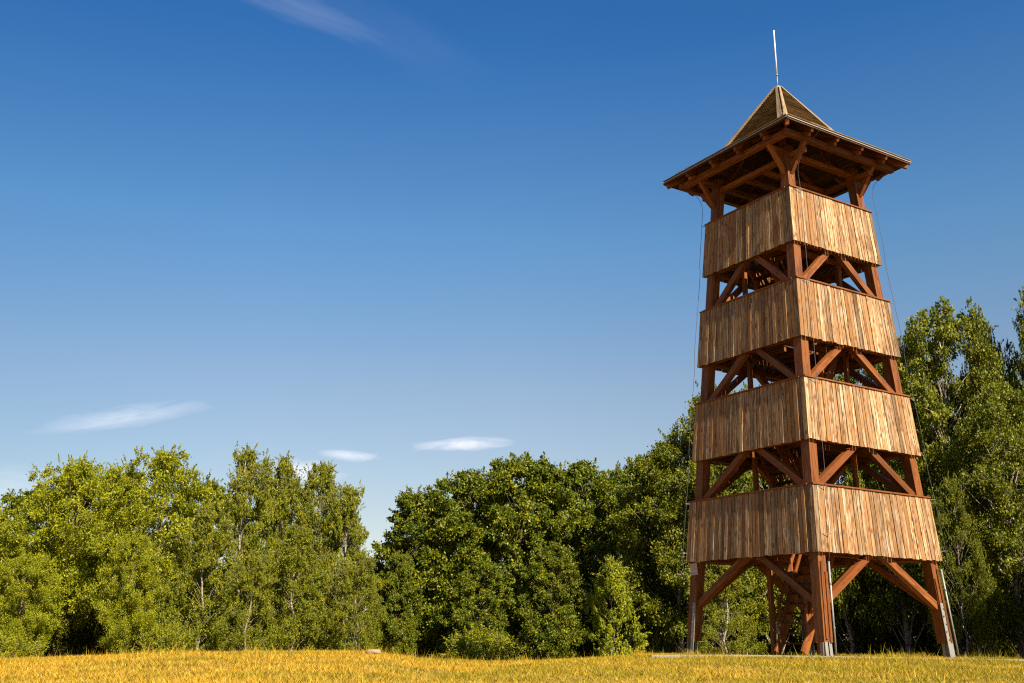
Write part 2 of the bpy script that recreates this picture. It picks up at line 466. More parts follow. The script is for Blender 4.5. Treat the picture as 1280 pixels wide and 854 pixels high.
for k, (zb, zt) in enumerate(ZS):
    m = MB(); w = hw(zb + 0.15) - 0.21
    for s in SIDES:
        z = zb + 0.115
        ww = hw(z) - 0.16
        e = 0.12
        m.beam(T(s, -w + e, ww - 0.03, z), T(s, w - e, ww - 0.03, z), 0.13, 0.18)
    m.build("ring_beam", M["stain"], tower)
    m = MB()
    u0, u1, v0, v1, zl, zh = flights[k]
    ulo, uhi = min(u0, u1) + 0.1, max(u0, u1) + 0.15
    if u0 > u1: ulo, uhi = min(u0, u1) - 0.15, max(u0, u1) - 0.1
    lim = w - 0.1
    for x in np.linspace(-lim + .1, lim - .1, 7):
        segs = [(-lim, lim)]
        if ulo < x < uhi: segs = [(-lim, v0 - .03), (v1 + .03, lim)]
        for a, b in segs:
            m.box((x - .035, a, zb + 0.205 - ZB), (x + .035, b, zb + 0.325 - ZB), 1)
    m.build("joist", M["stain"], tower)
    m = MB()
    xs = np.arange(-w - 0.02, w + 0.02 - 0.12, 0.135)
    for x in xs:
        segs = [(-w - .02, w + .02)]
        if x + .13 > ulo and x < uhi: segs = [(-w - .02, v0 - .01), (v1 + .01, w + .02)]
        for a, b in segs:
            m.box((x, a, zb + 0.329 - ZB), (x + .127, b, zb + 0.361 - ZB), 1)
    m.build("gallery_floor", M["deck"], tower)

# braces, two leaning together under every gallery on every side
for k, (zb, zt) in enumerate(ZS):
    for s in SIDES:
        for sg in (-1, 1):
            m = MB()
            z1, z0 = zb + 0.07, zb - 1.04
            s0, s1 = sg * (hw(z0) - 0.30), sg * 0.17
            dep = 0.20 if s in (0, 2) else 0.205
            m.beam(T(s, s0, hw(z0) - dep, z0), T(s, s1, hw(z1) - dep, z1), 0.14, 0.15, T(s, 0, 0, 0) + Vector((0, 0, 1)))
            m.build("brace", M["stain"], tower)
# inner beams on which the stair hangs
for k, (zb, zt) in enumerate(ZS):
    m = MB()
    for y in (-0.86, 0.86):
        w = hw(zb) - 0.36
        m.beam((-w, y, zb + 0.13 - ZB), (w, y, zb + 0.13 - ZB), 0.10, 0.14)
    m.build("cross_beam", M["stain"], tower)

# inner stair posts
for x, y, zz0, z1 in ((-0.8, 0.86, 1.9, 10.6), (0.8, 0.86, 1.9, 10.6), (0.8, -0.86, 1.9, 10.6), (-0.8, -0.86, 1.9, 10.6), (-1.08, 0.31, ZB, 2.1), (-0.70, -0.74, ZB, 2.1)):
    m = MB(); m.box((x - .05, y - .05, zz0 - ZB), (x + .05, y + .05, z1 - ZB), 2)
    m.build("stair_post", M["stain"], tower)

# stair flights
for k, (u0, u1, v0, v1, zl, zh) in enumerate(flights):
    st = empty("stair_flight", (0, 0, 0)); st.parent = tower
    n = 11
    sg = 1 if u1 > u0 else -1
    for vv in (v0 + .025, v1 - .025):
        m = MB(); m.beam((u0, vv, zl - ZB + (0.02 if k == 0 else 0.0)), (u1, vv, zh - ZB - 0.06), 0.05, 0.20, (0, 0, 1)); m.build("stringer", M["stain"], st)
        for o, hgt in ((0.0, 0.45), (0.0, 0.9)):
            r_ = MB(); r_.beam((u0 + .1 * sg, vv, zl - ZB + hgt + .1), (u1, vv, zh - ZB + hgt - .1), 0.035, 0.065); r_.build("handrail", M["stain"], st)
        b = MB()
        for f_ in (0.12, 0.5, 0.88):
            x = u0 + (u1 - u0) * f_; z = zl + (zh - zl) * f_ - ZB
            b.box((x - .03, vv - .03, z), (x + .03, vv + .03, z + .95), 2)
        b.build("baluster", M["stain"], st)
    t = MB()
    for i in range(1, n):
        x = u0 + (u1 - u0) * i / n; z = zl + (zh - zl) * i / n - ZB
        t.box((x - .11, v0 + .055, z - .02), (x + .11, v1 - .055, z + .02), 1)
    t.build("tread", M["deck"], st)

# ------------------------------------------------------------------ roof
EZ, EW = 12.09, 2.26        # eaves
KZ, KW = 12.72, 1.18        # kink between flare and spire
AZ = 14.66                  # apex
roof = empty("roof", (0, 0, 0)); roof.parent = tower
def roof_faces(z0, w0, z1, w1, step, name, matn, cover=1.25):
    L = math.hypot(z1 - z0, w0 - w1); n = round(L / step)
    nz, nw = (w0 - w1) / L, (z1 - z0) / L     # outward normal (horizontal nw, vertical nz)
    for s in SIDES:
        m = MB()
        for i in range(n):
            f0, f1 = i / n, (i + cover) / n
            f1 = min(f1, 1.0)
            za, wa = z0 + (z1 - z0) * f0, w0 + (w1 - w0) * f0
            zb_, wb = z0 + (z1 - z0) * f1, w0 + (w1 - w0) * f1
            th = 0.06
            jit = random.uniform(-.003, .003)
            # split into three boards at random joints
            js = sorted([-1, 1] + [random.uniform(-.8, .8) for _ in range(2 if wa > .5 else 1)])
            for a, b in zip(js[:-1], js[1:]):
                def q(f_sgn, w_, z_, o_): return T(s, f_sgn * w_, w_ + nw * o_, z_ + nz * o_)
                o1, o2 = th + jit, 0.002
                m.hexa([q(a, wa, za, o1 - .016), q(a, wb, zb_, o2 - .012), q(a, wb, zb_, o2), q(a, wa, za, o1)],
                       [q(b, wa, za, o1 - .016), q(b, wb, zb_, o2 - .012), q(b, wb, zb_, o2), q(b, wa, za, o1)])
        m.build(name, M[matn], roof)
roof_faces(KZ, KW, AZ, 0.015, 0.078, "spire_slats", "slat", 1.1)
roof_faces(EZ, EW, KZ, KW, 0.085, "flare_slats", "slat", 1.1)
# hip boards
for a in range(4):
    def C(w, z):
        x, y = [(-1, -1), (1, -1), (1, 1), (-1, 1)][a]
        return Vector((x * w, y * w, z - ZB))
    for s in (a, (a + 3) % 4):   # a board on each face beside the hip
        m = MB()
        sgn = -1 if s == a else 1
        # faces: side s, edge at s*w
        L = math.hypot(AZ - KZ, KW); nw, nz = (AZ - KZ) / L, KW / L
        def rg(w, z, wid):
            return [T(s, sgn * w, w + nw * .02, z + nz * .02), T(s, sgn * (w - wid), w + nw * .02, z + nz * .02),
                    T(s, sgn * (w - wid), w + nw * .08, z + nz * .08), T(s, sgn * (w + .03), w + nw * .08, z + nz * .08)]
        m.hexa(rg(KW, KZ, .15), rg(0.03, AZ - .03, 0.028), r=.6)
        m.build("hip_board", M["slat"], roof)
    m = MB(); m.beam(C(EW - .02, EZ + .03), C(KW, KZ + .03), 0.07, 0.03); m.build("hip_ridge", M["slat"], roof)
# roof deck (underside boards), thickness under the slats
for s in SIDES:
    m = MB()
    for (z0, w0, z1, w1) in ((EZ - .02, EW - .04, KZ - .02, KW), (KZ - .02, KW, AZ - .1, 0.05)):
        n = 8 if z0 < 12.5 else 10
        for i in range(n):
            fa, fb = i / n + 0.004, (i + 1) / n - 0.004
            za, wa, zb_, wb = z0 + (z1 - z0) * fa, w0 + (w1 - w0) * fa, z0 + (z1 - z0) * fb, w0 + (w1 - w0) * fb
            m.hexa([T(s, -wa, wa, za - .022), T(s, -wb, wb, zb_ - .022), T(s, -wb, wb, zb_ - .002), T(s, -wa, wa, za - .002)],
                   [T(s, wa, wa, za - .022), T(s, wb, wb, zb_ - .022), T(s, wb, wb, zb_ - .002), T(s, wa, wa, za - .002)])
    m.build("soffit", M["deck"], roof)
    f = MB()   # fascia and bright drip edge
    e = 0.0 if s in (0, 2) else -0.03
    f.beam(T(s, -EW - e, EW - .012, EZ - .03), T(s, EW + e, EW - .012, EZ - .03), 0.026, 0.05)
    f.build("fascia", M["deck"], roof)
    d = MB()
    e = 0.004 if s in (0, 2) else -0.02
    d.beam(T(s, -EW - e, EW + .012, EZ - .005), T(s, EW + e, EW + .012, EZ - .005), 0.02, 0.02)
    d.build("drip_edge", M["drip"], roof)
    # purlin under the eaves
    PW = 1.88; e = 0.10 if s in (0, 2) else -0.06
    zc = 11.93 if s in (0, 2) else 11.933
    p = MB(); p.beam(T(s, -PW - e, PW, zc), T(s, PW + e, PW, zc), 0.12, 0.15)
    p.build("purlin", M["stain"], roof)
    # wall plate in line with the posts
    WP = hw(12) - .21
    p = MB(); zp = 11.83 if s in (0, 2) else 11.70
    p.beam(T(s, -PW + .07, WP, zp), T(s, PW - .07, WP, zp), 0.14, 0.12)
    p.build("wall_plate", M["stain"], roof)
    # rafters
    for x in (-1.36, -0.45, 0.45, 1.36):
        r_ = MB()
        wi = max(KW, abs(x) + .02)
        zi = EZ + (KZ - EZ) * (EW - wi) / (EW - KW)
        r_.beam(T(s, x, EW - .035, EZ - .085), T(s, x, wi, zi - .085), 0.08, 0.12)
        if abs(x) < KW:
            fz = KZ + (AZ - KZ) * (KW - max(abs(x), .05) - 0.05) / KW
            r_.beam(T(s, x, KW - .02, KZ - .11), T(s, x, max(abs(x), .05) + .05, fz - .12), 0.07, 0.10)
        r_.build("rafter", M["stain"], roof)
for s in SIDES:
    for x in (-1.36, -0.45, 0.45, 1.36):
        m = MB(); m.beam(T(s, x, EW - .13, EZ - .165), T(s, x, 1.5, EZ + .1), 0.085, 0.09)
        m.build("rafter_tail", M["stain"], roof)
# hip rafters
for x, y in ((-1, -1), (1, -1), (1, 1), (-1, 1)):
    m = MB(); m.beam((x * (EW - .06), y * (EW - .06), EZ - .11 - ZB), (x * KW, y * KW, KZ - .12 - ZB), 0.09, 0.13)
    m.beam((x * KW, y * KW, KZ - .15 - ZB), (x * .06, y * .06, AZ - .3 - ZB), 0.08, 0.11)
    m.build("hip_rafter", M["stain"], roof)
    # knee braces outward from the post
    c = hw(11.3) - .21
    m = MB(); m.beam((x * (c + .10), y * c, 11.22 - ZB), (x * 1.86, y * c, 11.90 - ZB), 0.11, 0.10, (0, 1, 0))
    m.build("knee_brace", M["stain"], roof)
    m = MB(); m.beam((x * c, y * (c + .10), 11.22 - ZB), (x * c, y * 1.86, 11.90 - ZB), 0.11, 0.10, (1, 0, 0))
    m.build("knee_brace", M["stain"], roof)
m = MB()
m.beam((-1.1, 0.3, 11.72 - ZB), (1.1, 0.3, 11.72 - ZB), 0.10, 0.12)
m.beam((-1.1, -0.3, 11.72 - ZB), (1.1, -0.3, 11.72 - ZB), 0.10, 0.12)
m.beam((0, 0, 11.70 - ZB), (0, 0, 14.3 - ZB), 0.12, 0.12, (0, 1, 0))
m.build("tie_beam", M["stain"], roof)

# lightning rod and conductors
mast = empty("lightning_rod", (0, 0, AZ - ZB)); mast.parent = roof
m = MB(); m.tube([(0, 0, -.05), (0, 0, .42)], 0.013, 8); m.tube([(0, 0, -.02), (0, 0, .06)], 0.03, 8); m.tube([(0, 0, .37), (0, 0, .42)], 0.026, 8)
m.build("rod_holder", M["steel"], mast, True)
m = MB(); m.tube([(0, 0, .40), (0, 0, 1.80)], 0.02, 8, taper=[.021, .017]); m.build("rod_tip", M["white"], mast, True)

def cable(pts, name="conductor_cable", rad=0.0055, mat="cable", par=None):
    m = MB()
    P = [Vector(p) for p in pts]; out = []
    for i in range(len(P) - 1):    # catmull-rom
        a, b, c, d = P[max(i - 1, 0)], P[i], P[i + 1], P[min(i + 2, len(P) - 1)]
        for t in np.linspace(0, 1, 6)[:-1]:
            out.append(0.5 * ((2 * b) + (c - a) * t + (2 * a - 5 * b + 4 * c - d) * t * t + (3 * b - a - 3 * c + d) * t ** 3))
    out.append(P[-1]); m.tube(out, rad, 6)
    return m.build(name, M[mat], par or tower, True)
def corner(a, w, z, du=0, dv=0):
    x, y = [(-1, -1), (1, -1), (1, 1), (-1, 1)][a]
    return Vector((x * w + du, y * w + dv, z - ZB))
# along left and right hips, raised on holders, then hanging to the parapet corners and down
for a, (ox, oy) in ((1, (1, 0)), (3, (-1, 0))):
    fl = lambda w, dz: corner(a, w, EZ + (KZ - EZ) * (EW - w) / (EW - KW) + dz)
    cable([fl(KW + .02, .05), fl(1.35, .13), fl(1.65, .15), fl(1.90, .15), fl(2.02, .10), fl(2.04, 0.02)])
    for w in (1.35, 1.87):
        m = MB(); m.tube([fl(w, .0), fl(w, .15)], 0.008, 6)
        m.build("cable_holder", M["steel"], tower)
    # drop
    o = Vector((0.06, -0.10, 0)) if a == 1 else Vector((-0.10, 0.02, 0))
    pts = [corner(a, 1.98, 11.95), corner(a, 1.80, 11.78), corner(a, 1.66, 11.66), corner(a, 1.55, 11.35)]
    pts += [corner(a, hw(10.80), 10.80) + o]
    for zb, zt in reversed(ZS):
        pts.append(corner(a, hw(zb + .4), zb + .4) + o); pts.append(corner(a, hw(zb) , zb - .1) + o * .8)
    if a == 1: pts.append(corner(a, hw(1.6) - .2, 1.6) + Vector((.16, -.16, 0)))
    else: pts.append(corner(a, hw(1.5) - .2, 1.4) + Vector((-.16, .1, 0)))
    cable(pts)
    for zb, zt in ZS:
        for z in ((zt - .03, zb + .22) if zb < 2 else (zt - .03,)):
            m = MB(); p = corner(a, hw(z), z)
            m.tube([p - o * .9 - Vector((o.x, o.y, 0)) * .2, p + o * 1.05, p + o * 1.12], 0.009, 6, taper=[.008, .008, .018])
            m.build("cable_clip", M["steel"], tower)
# front conductor on the front-right face, close to the near corner
o = Vector((0, -0.07, 0))
du = lambda z, f: Vector((-hw(z) + f, -hw(z), z - ZB))
cable([Vector((-1.0, -2.05, EZ + .16 - ZB)), Vector((-1.18, -2.30, EZ + .02 - ZB)), Vector((-1.20, -2.2, EZ - .16 - ZB)), Vector((-1.24, -1.90, 11.78 - ZB)), Vector((-1.27, -1.62, 11.3 - ZB)),
       du(10.8, .30) + o, du(10.0, .32) + o, du(9.3, .32) + o, du(8.3, .32) + o, du(6.85, .33) + o, du(5.84, .33) + o, du(4.4, .34) + o, du(3.37, .34) + o, du(1.95, .32) + o * .6,
       du(1.6, .30) + Vector((.05, .12, 0))])
for z in (10.72, 8.27, 5.80, 3.33, 2.3):
    m = MB(); p = du(z, .31); m.tube([p + Vector((-.14, -.005, 0)), p + Vector((.01, -.072, 0)), p + Vector((.03, -.085, 0))], 0.010, 6, taper=[.008, .008, .016])
    m.build("cable_clip", M["steel"], tower)
# spire clip near the hip
cable([corner(0, KW + .02, KZ + .10) + Vector((-.05, .35, .0)), corner(0, KW + .1, KZ + .10) + Vector((-.02, .15, 0)), corner(0, KW + .05, KZ + .14), corner(0, KW - .1, KZ + .35)], rad=.012, mat="steel")
# protective steel pipes at the foot of near and right posts
for sx, off in ((-1, .155), (1, .16)):
    m = MB()
    f = lambda z: Vector((sx * (hw(z) - .21) + off, -(hw(z) - .21) - .165, z - ZB))
    m.tube([f(-.18), f(1.72)], .021, 10)
    pp = m.build("conduit_pipe", M["steel"], tower, True)
    for z in (.35, 1.25):
        m = MB(); m.tube([f(z - .02), f(z + .02)], .03, 10); m.build("pipe_clamp", M["bolt"], pp)

# notice on the left post (front-left face), below the lowest gallery
sg = empty("notice_sign", (0, 0, 0))
zsg = 1.74
cpt = Vector((-(hw(zsg) - .21) - .142, (hw(zsg) - .21) - .01, 0))
Rm = Matrix.Rotation(TROT, 3, "Z")
wp = Rm @ cpt + Vector((CX, CY, 0))
sg.location = (wp.x, wp.y, zsg); sg.rotation_euler = (0, R(-KT * 57), TROT - R(90))
tag(sg, "small white notice with faint red print fixed to the left post under the lowest gallery", "sign")
m = MB(); m.box((-.125, -.006, -.14), (.125, .006, .14), 0); m.build("panel", M["sign"], sg)
m = MB()
for i, (z, hh) in enumerate(((.085, .018), (.045, .016), (.01, .014), (-.025, .014))):
    x = -.095
    while x < .08:
        l = random.uniform(.018, .045); m.box((x, -.009, z - hh / 2), (min(x + l, .095), -.007, z + hh / 2), 0); x += l + .009
m.build("print", M["signred"], sg)
m = MB()
x = -.09
while x < .07:
    l = random.uniform(.02, .05); m.box((x, -.009, -.105), (x + l, -.007, -.085), 0); x += l + .01
m.build("small_print", M["signgrey"], sg)

# kerb in the grass in front of the tower
m = MB(); pts = []
for i in range(17):
    x = 2.9 + i * 0.62
    pts.append(Vector((x, 21.75 + 0.02 * x, -0.262 - 0.0035 * i - 0.012 * max(0, 3 - i))))
for a, b in zip(pts[:-1], pts[1:]):
    d = (b - a).normalized() * 0.004
    m.beam(a + d, b - d, 0.12, 0.13)
k = m.build("concrete_kerb", M["concrete"]); tag(k, "low pale concrete kerb running through the grass in front of the tower", "kerb")

# stone on the left mound
p = at(467, 812, 21.2)
me = bpy.data.meshes.new("stone")
import bmesh
bm = bmesh.new(); bmesh.ops.create_icosphere(bm, subdivisions=3, radius=1)
for v in bm.verts:
    n_ = math.sin(v.co.x * 3.1 + 1) * math.cos(v.co.y * 2.7) * .12 + math.sin(v.co.z * 5 + v.co.x * 4) * .05
    v.co = Vector((v.co.x * .17, v.co.y * .14, v.co.z * .075)) * (1 + n_)
    if v.co.z > .045: v.co.z = .045 + (v.co.z - .045) * .3
bm.to_mesh(me); bm.free(); me.materials.append(M["stone"])
me.polygons.foreach_set("use_smooth", np.ones(len(me.polygons), dtype=bool))
so = bpy.data.objects.new("stone", me); COL.objects.link(so)
so.location = (p.x, p.y, float(ground_z(p.x, p.y)) + .075)
tag(so, "flat pale sandstone block lying on the grassy mound before the birches", "stone")

# ------------------------------------------------------------------ trees
def leaf_quads(P, axis, size, asp=0.55):
    n = len(P)
    a = axis / (np.linalg.norm(axis, axis=1, keepdims=True) + 1e-9)
    q = rng.normal(size=(n, 3)); b = np.cross(a, q); b /= np.linalg.norm(b, axis=1, keepdims=True) + 1e-9
    s = size[:, None]
    return np.stack([P - a * s * .5, P + b * s * .5 * asp - a * s * .05, P + a * s * .5, P - b * s * .5 * asp - a * s * .05], 1).reshape(-1, 3)

def unit(n):
    v = rng.normal(size=(n, 3)); return v / np.linalg.norm(v, axis=1, keepdims=True)

def make_tree(kind, H, W, nleaf, z0f, leaf, matl, bark, top_taper=0.6, seed=0):
    """returns (trunk mesh, crown mesh); crown of lobes, lobes of twig clumps, clumps of leaves"""
    global rng
    rng = np.random.default_rng(seed); random.seed(seed)
    z0 = H * z0f; RW = W / 2
    def prof(t):   # relative crown radius at height fraction t of crown
        if kind == "birch": return np.where(t < .45, .80 + .44 * t, np.clip((1 - t) / .55, 0, 1) ** .55)
        if kind == "sapling": return np.clip(1 - t, 0, 1) ** .7 * (0.5 + 1.1 * t)
        return np.sqrt(np.clip(1 - ((t - .42) / .60) ** 2, 0, 1))
    lobes = []
    nl = {"birch": 50, "sapling": 34, "oak": 56, "willow": 40}[kind]
    for i in range(nl):
        t = ((i + rng.uniform(0, 1)) / nl) ** .9
        ang = i * 2.39996 + rng.uniform(-.5, .5)
        pr = float(prof(np.array(t))) * RW
        rl = rng.uniform(.15, .24) * W * ({"birch": .66, "sapling": .48, "willow": .92}.get(kind, .80)) * (1 - .42 * t)
        rr = max(0, pr - rl * .7) * rng.uniform(.55, 1.08)
        z = z0 + t * (H - z0) - rl * .45 * t
        lobes.append((np.array([rr * math.cos(ang), rr * math.sin(ang), z]), rl))
    for j in range(3): lobes.append((np.array([rng.normal(0, .06) * W, rng.normal(0, .06) * W, H - (.05 + .06 * j) * H]), .085 * W))
    if kind == "birch":                # several leaders, each ending in a thin feathery tip
        for j in range(9):
            ang = rng.uniform(0, 6.28); r_ = rng.uniform(.05, .30) * W; h = H * rng.uniform(.84, 1.0) - r_ * .55
            for q in range(3): lobes.append((np.array([r_ * math.cos(ang), r_ * math.sin(ang), h - q * .045 * H]), (.035 + .02 * q) * W))
    if kind in ("oak", "willow"):      # broken skyline: small lobes poking out of the dome
        for j in range(14):
            t = rng.uniform(.55, .98); ang = rng.uniform(0, 6.28); pr = float(prof(np.array(t))) * RW
            lobes.append((np.array([pr * .88 * math.cos(ang), pr * .88 * math.sin(ang), z0 + (t - .03) * (H - z0)]), rng.uniform(.06, .10) * W))
    vol = np.array([l[1] ** 2 for l in lobes]); vol /= vol.sum()
    Vs, rs = [], []
    tw = MB()
    # trunk
    lean = rng.normal(0, .03, 2) * H
    npt = 9
    tp = [Vector((lean[0] * (i / 8) ** 1.5 + rng.normal(0, .012 * H * (i > 0)), lean[1] * (i / 8) ** 1.5 + rng.normal(0, .012 * H * (i > 0)), H * .93 * i / 8 - .15 * (i == 0))) for i in range(npt)]
    r0 = {"birch": .011, "sapling": .006, "oak": .017, "willow": .018}[kind] * H
    tw.tube(tp, r0, 8, taper=[r0 * (1.25 if i == 0 else 1) * (1 - .93 * i / 8) + .008 for i in range(npt)])
    def trunk_at(z):
        f = min(max(z / (H * .93) * 8, 0), 7.99); i = int(f); return tp[i].lerp(tp[i + 1], f - i)
    for (c, rl), vf in zip(lobes, vol):
        cv = Vector(c)
        zb = max(H * .06, c[2] - (.35 + .5 * random.random()) * (Vector((c[0], c[1], 0)).length + .25 * rl) - .05 * H)
        s_ = trunk_at(zb); mid = s_.lerp(cv, .5) + Vector((0, 0, .08 * (cv - s_).length))
        br = max(.008, r0 * (.2 if kind == "birch" else .28) * (1 - .7 * c[2] / H))
        tw.tube([s_, s_.lerp(mid, .5) + Vector(rng.normal(0, .03, 3)) * rl, mid, mid.lerp(cv, .5) + Vector(rng.normal(0, .05, 3)) * rl, cv], br, 5, taper=[br, br * .8, br * .65, br * .5, br * .3])
        nk = max(6, int({"birch": 15, "sapling": 10, "oak": 20, "willow": 22}[kind] * (rl / (.17 * W)) ** 1.3))
        d = unit(nk); d[:, 2] = d[:, 2] * .75 + .18
        cc = c + d * rl * rng.uniform(.45, 1.08, (nk, 1)) * np.array([1, 1, .82])
        for q in cc[: max(4, nk // 2)]:
            tw.tube([cv, cv.lerp(Vector(q), .5) + Vector((0, 0, .05 * rl)), Vector(q)], .008, 3, taper=[br * .35, br * .22, .004])
        per = max(8, int(nleaf * vf / nk))
        for q, dd in zip(cc, d):
            tone = rng.uniform(-.16, .16)
            if kind == "birch":
                # pendulous twigs: strands falling from the clump centre
                ns = max(2, per // 14); 
                st = q + rng.normal(0, .22, (ns, 3)) * rl * np.array([1, 1, .6])
                Ls = rng.uniform(.25, .95, ns) * min(rl * 1.1, 1.1)
                up = rng.uniform(0, 1, ns) < (.25 if c[2] < H * .85 else .8)
                k = rng.integers(0, ns, per); f = rng.uniform(0, 1, per)
                drift = rng.normal(0, .18, (ns, 2))
                dz = np.where(up[k], .55 * f, -f ** 1.2) * Ls[k]
                P = st[k] + np.stack([drift[k, 0] * f * Ls[k], drift[k, 1] * f * Ls[k], dz], 1) + rng.normal(0, .035, (per, 3))
                ax = np.stack([rng.normal(0, .5, per), rng.normal(0, .5, per), -1 + rng.normal(0, .4, per)], 1)
            else:
                sg_ = rl * (.20 if kind == "oak" else .165)
                P = q + rng.normal(0, sg_, (per, 3)) * np.array([1, 1, .68])
                if kind == "willow": P[:, 2] += rng.uniform(-.3, .3, per) * rl * .4
                ax = rng.normal(size=(per, 3)) + dd * .6 - np.array([0, 0, .25])
            sz = rng.uniform(.7, 1.3, per) * leaf
            Vs.append(leaf_quads(P, ax, sz, .62 if kind == "oak" else .5))
            rs.append(np.clip(rng.normal(.45 + tone, .2, per), 0, 1))
    # thin leafy shoots that break the outline
    nsh, l0, l1, per = {"birch": (150, .25, .95, 22), "sapling": (70, .12, .38, 16), "oak": (110, .15, .45, 22), "willow": (190, .2, .7, 24)}[kind]
    hi = [l for l in lobes if l[0][2] > H * .35]
    for _ in range(nsh):
        c, rl = hi[rng.integers(len(hi))]
        out = np.array([c[0], c[1], 0]) / (np.hypot(c[0], c[1]) + .3)
        d = unit(1)[0] * .7 + out * .5 + np.array([0, 0, .9 if c[2] > H * .6 else .2]); d /= np.linalg.norm(d)
        f = rng.uniform(0, 1, per) ** .8; Ln = rng.uniform(l0, l1)
        sag = -.25 * f ** 2 * Ln if kind == "birch" else 0 * f
        P = c + d * rl * .8 + d * (f * Ln)[:, None] + rng.normal(0, .05 + .02 * (kind == "oak"), (per, 3)) * (1.15 - f)[:, None]
        P[:, 2] += sag
        Vs.append(leaf_quads(P, d + rng.normal(0, .7, (per, 3)), rng.uniform(.65, 1.15, per) * leaf, .55))
        rs.append(np.clip(rng.normal(.5, .2, per), 0, 1))
        tw.tube([Vector(c + d * rl * .3), Vector(c + d * (rl * .8 + Ln * .9))], .006, 3, taper=[.008, .003])
    V = np.concatenate(Vs); rr = np.concatenate(rs)
    tm = tw.mesh("trunk", M[bark], True)
    cm = fast_mesh("crown", V, 4, rr, M[matl])
    return tm, cm

def place(meshes, name, loc, rz, sc, label, cat, group=None):
    t = empty(name, loc, rz); t.scale = sc
    tag(t, label, cat, group)
    a = bpy.data.objects.new("trunk", meshes[0]); b = bpy.data.objects.new("crown", meshes[1])
    for o in (a, b): COL.objects.link(o); o.parent = t
    return t

PROTO = {
    "willow_a": dict(kind="willow", H=10, W=8, nleaf=84000, z0f=.20, leaf=.135, matl="leaf_willow", bark="bark", seed=11),
    "willow_b": dict(kind="willow", H=10, W=8, nleaf=84000, z0f=.17, leaf=.130, matl="leaf_willow", bark="bark", seed=12),
    "birch_a": dict(kind="birch", H=10, W=5.4, nleaf=52000, z0f=.06, leaf=.105, matl="leaf_birch", bark="birchbark", seed=21),
    "birch_b": dict(kind="birch", H=10, W=5.4, nleaf=52000, z0f=.05, leaf=.105, matl="leaf_birch", bark="birchbark", seed=22),
    "birch_c": dict(kind="birch", H=10, W=5.4, nleaf=52000, z0f=.10, leaf=.105, matl="leaf_birch", bark="birchbark", seed=23),
    "oak_a": dict(kind="oak", H=10, W=7, nleaf=72000, z0f=.07, leaf=.155, matl="leaf_oak", bark="bark", seed=31),
    "oak_b": dict(kind="oak", H=10, W=7, nleaf=72000, z0f=.07, leaf=.155, matl="leaf_oak", bark="bark", seed=32),
    "forest_a": dict(kind="birch", H=13, W=8.4, nleaf=84000, z0f=.26, leaf=.125, matl="leaf_forest", bark="birchbark", seed=41),
    "forest_b": dict(kind="birch", H=13, W=8.4, nleaf=84000, z0f=.22, leaf=.125, matl="leaf_forest", bark="birchbark", seed=42),
    "forest_c": dict(kind="oak", H=13, W=8, nleaf=66000, z0f=.16, leaf=.14, matl="leaf_forest", bark="birchbark", seed=43),
    "sapling": dict(kind="birch", H=6.5, W=3.8, nleaf=24000, z0f=.04, leaf=.115, matl="leaf_sap", bark="bark", seed=54),
    "bush": dict(kind="willow", H=2.2, W=2.8, nleaf=9000, z0f=.02, leaf=.085, matl="leaf_willow", bark="bark", seed=52),
    "darkbush": dict(kind="oak", H=3.0, W=3.6, nleaf=12000, z0f=.02, leaf=.10, matl="leaf_forest", bark="bark", seed=53),
}
MESH = {k: make_tree(**v) for k, v in PROTO.items()}
rng = np.random.default_rng(99); random.seed(99)

def tree(proto, px, top, wpx, Y, name, label, cat="tree", group=None, rz=None):
    c = at(px, top, Y); zg = float(ground_z(c.x, Y))
    H, W = PROTO[proto]["H"], PROTO[proto]["W"]
    dep = Y * math.cos(PITCH) + c.z * .5 * math.sin(PITCH)
    sx = wpx / F_PX * dep / W * 1.0; sz = (c.z - zg) / H
    return place(MESH[proto], name, (c.x, Y, zg - .05), random.uniform(0, 6.28) if rz is None else rz, (sx, sx, sz), label, cat, group)

G1 = "trees of the left clump"; G2 = "oaks in the middle of the tree line"; G3 = "trees of the tall wood behind the tower"
BK = "trees in the dark second row of the wood"
tree("willow_a", 100, 578, 165, 45, "willow_tree", "bright yellow-green round tree with the outermost left shoulder on the skyline", group=G1)
tree("willow_b", 208, 566, 175, 44, "willow_tree", "bright yellow-green broad tree just left of the feathery birches", group=G1)
tree("willow_b", -5, 636, 150, 43, "willow_tree", "lower green tree cut by the left edge of the photo", group=G1)
tree("willow_a", 36, 694, 96, 40, "willow_tree", "low dense green tree in front at the far left", group=G1)
tree("willow_b", 172, 668, 84, 40.5, "willow_tree", "mid-height tree filling the front below the broad bright tree", group=G1, rz=2.4)
tree("birch_a", 313, 560, 112, 42, "birch_tree", "slender birch with the highest feathery tip, leftmost of the birches", group=G1)
tree("birch_b", 357, 570, 108, 43.5, "birch_tree", "slender birch second from the left in the birch row, thin forked top", group=G1)
tree("birch_c", 402, 577, 112, 43, "birch_tree", "slender birch third from the left in the birch row, rounded top", group=G1)
tree("birch_a", 436, 606, 100, 41, "birch_tree", "birch sloping down at the right end of the birch row", group=G1, rz=2.0)
tree("birch_b", 262, 630, 110, 39.5, "birch_tree", "lower drooping birch before the gap of bright tree and birches", group=G1)
tree("birch_c", 375, 655, 110, 39, "birch_tree", "lower drooping birch in front of the middle of the birch row", group=G1)
tree("birch_a", 452, 690, 80, 38.5, "birch_tree", "short drooping birch above the stone, beside the sky gap", group=G1, rz=4.0)
tree("birch_b", 318, 690, 90, 38.3, "birch_tree", "short drooping birch in front below the highest birch tip", group=G1, rz=1.0)

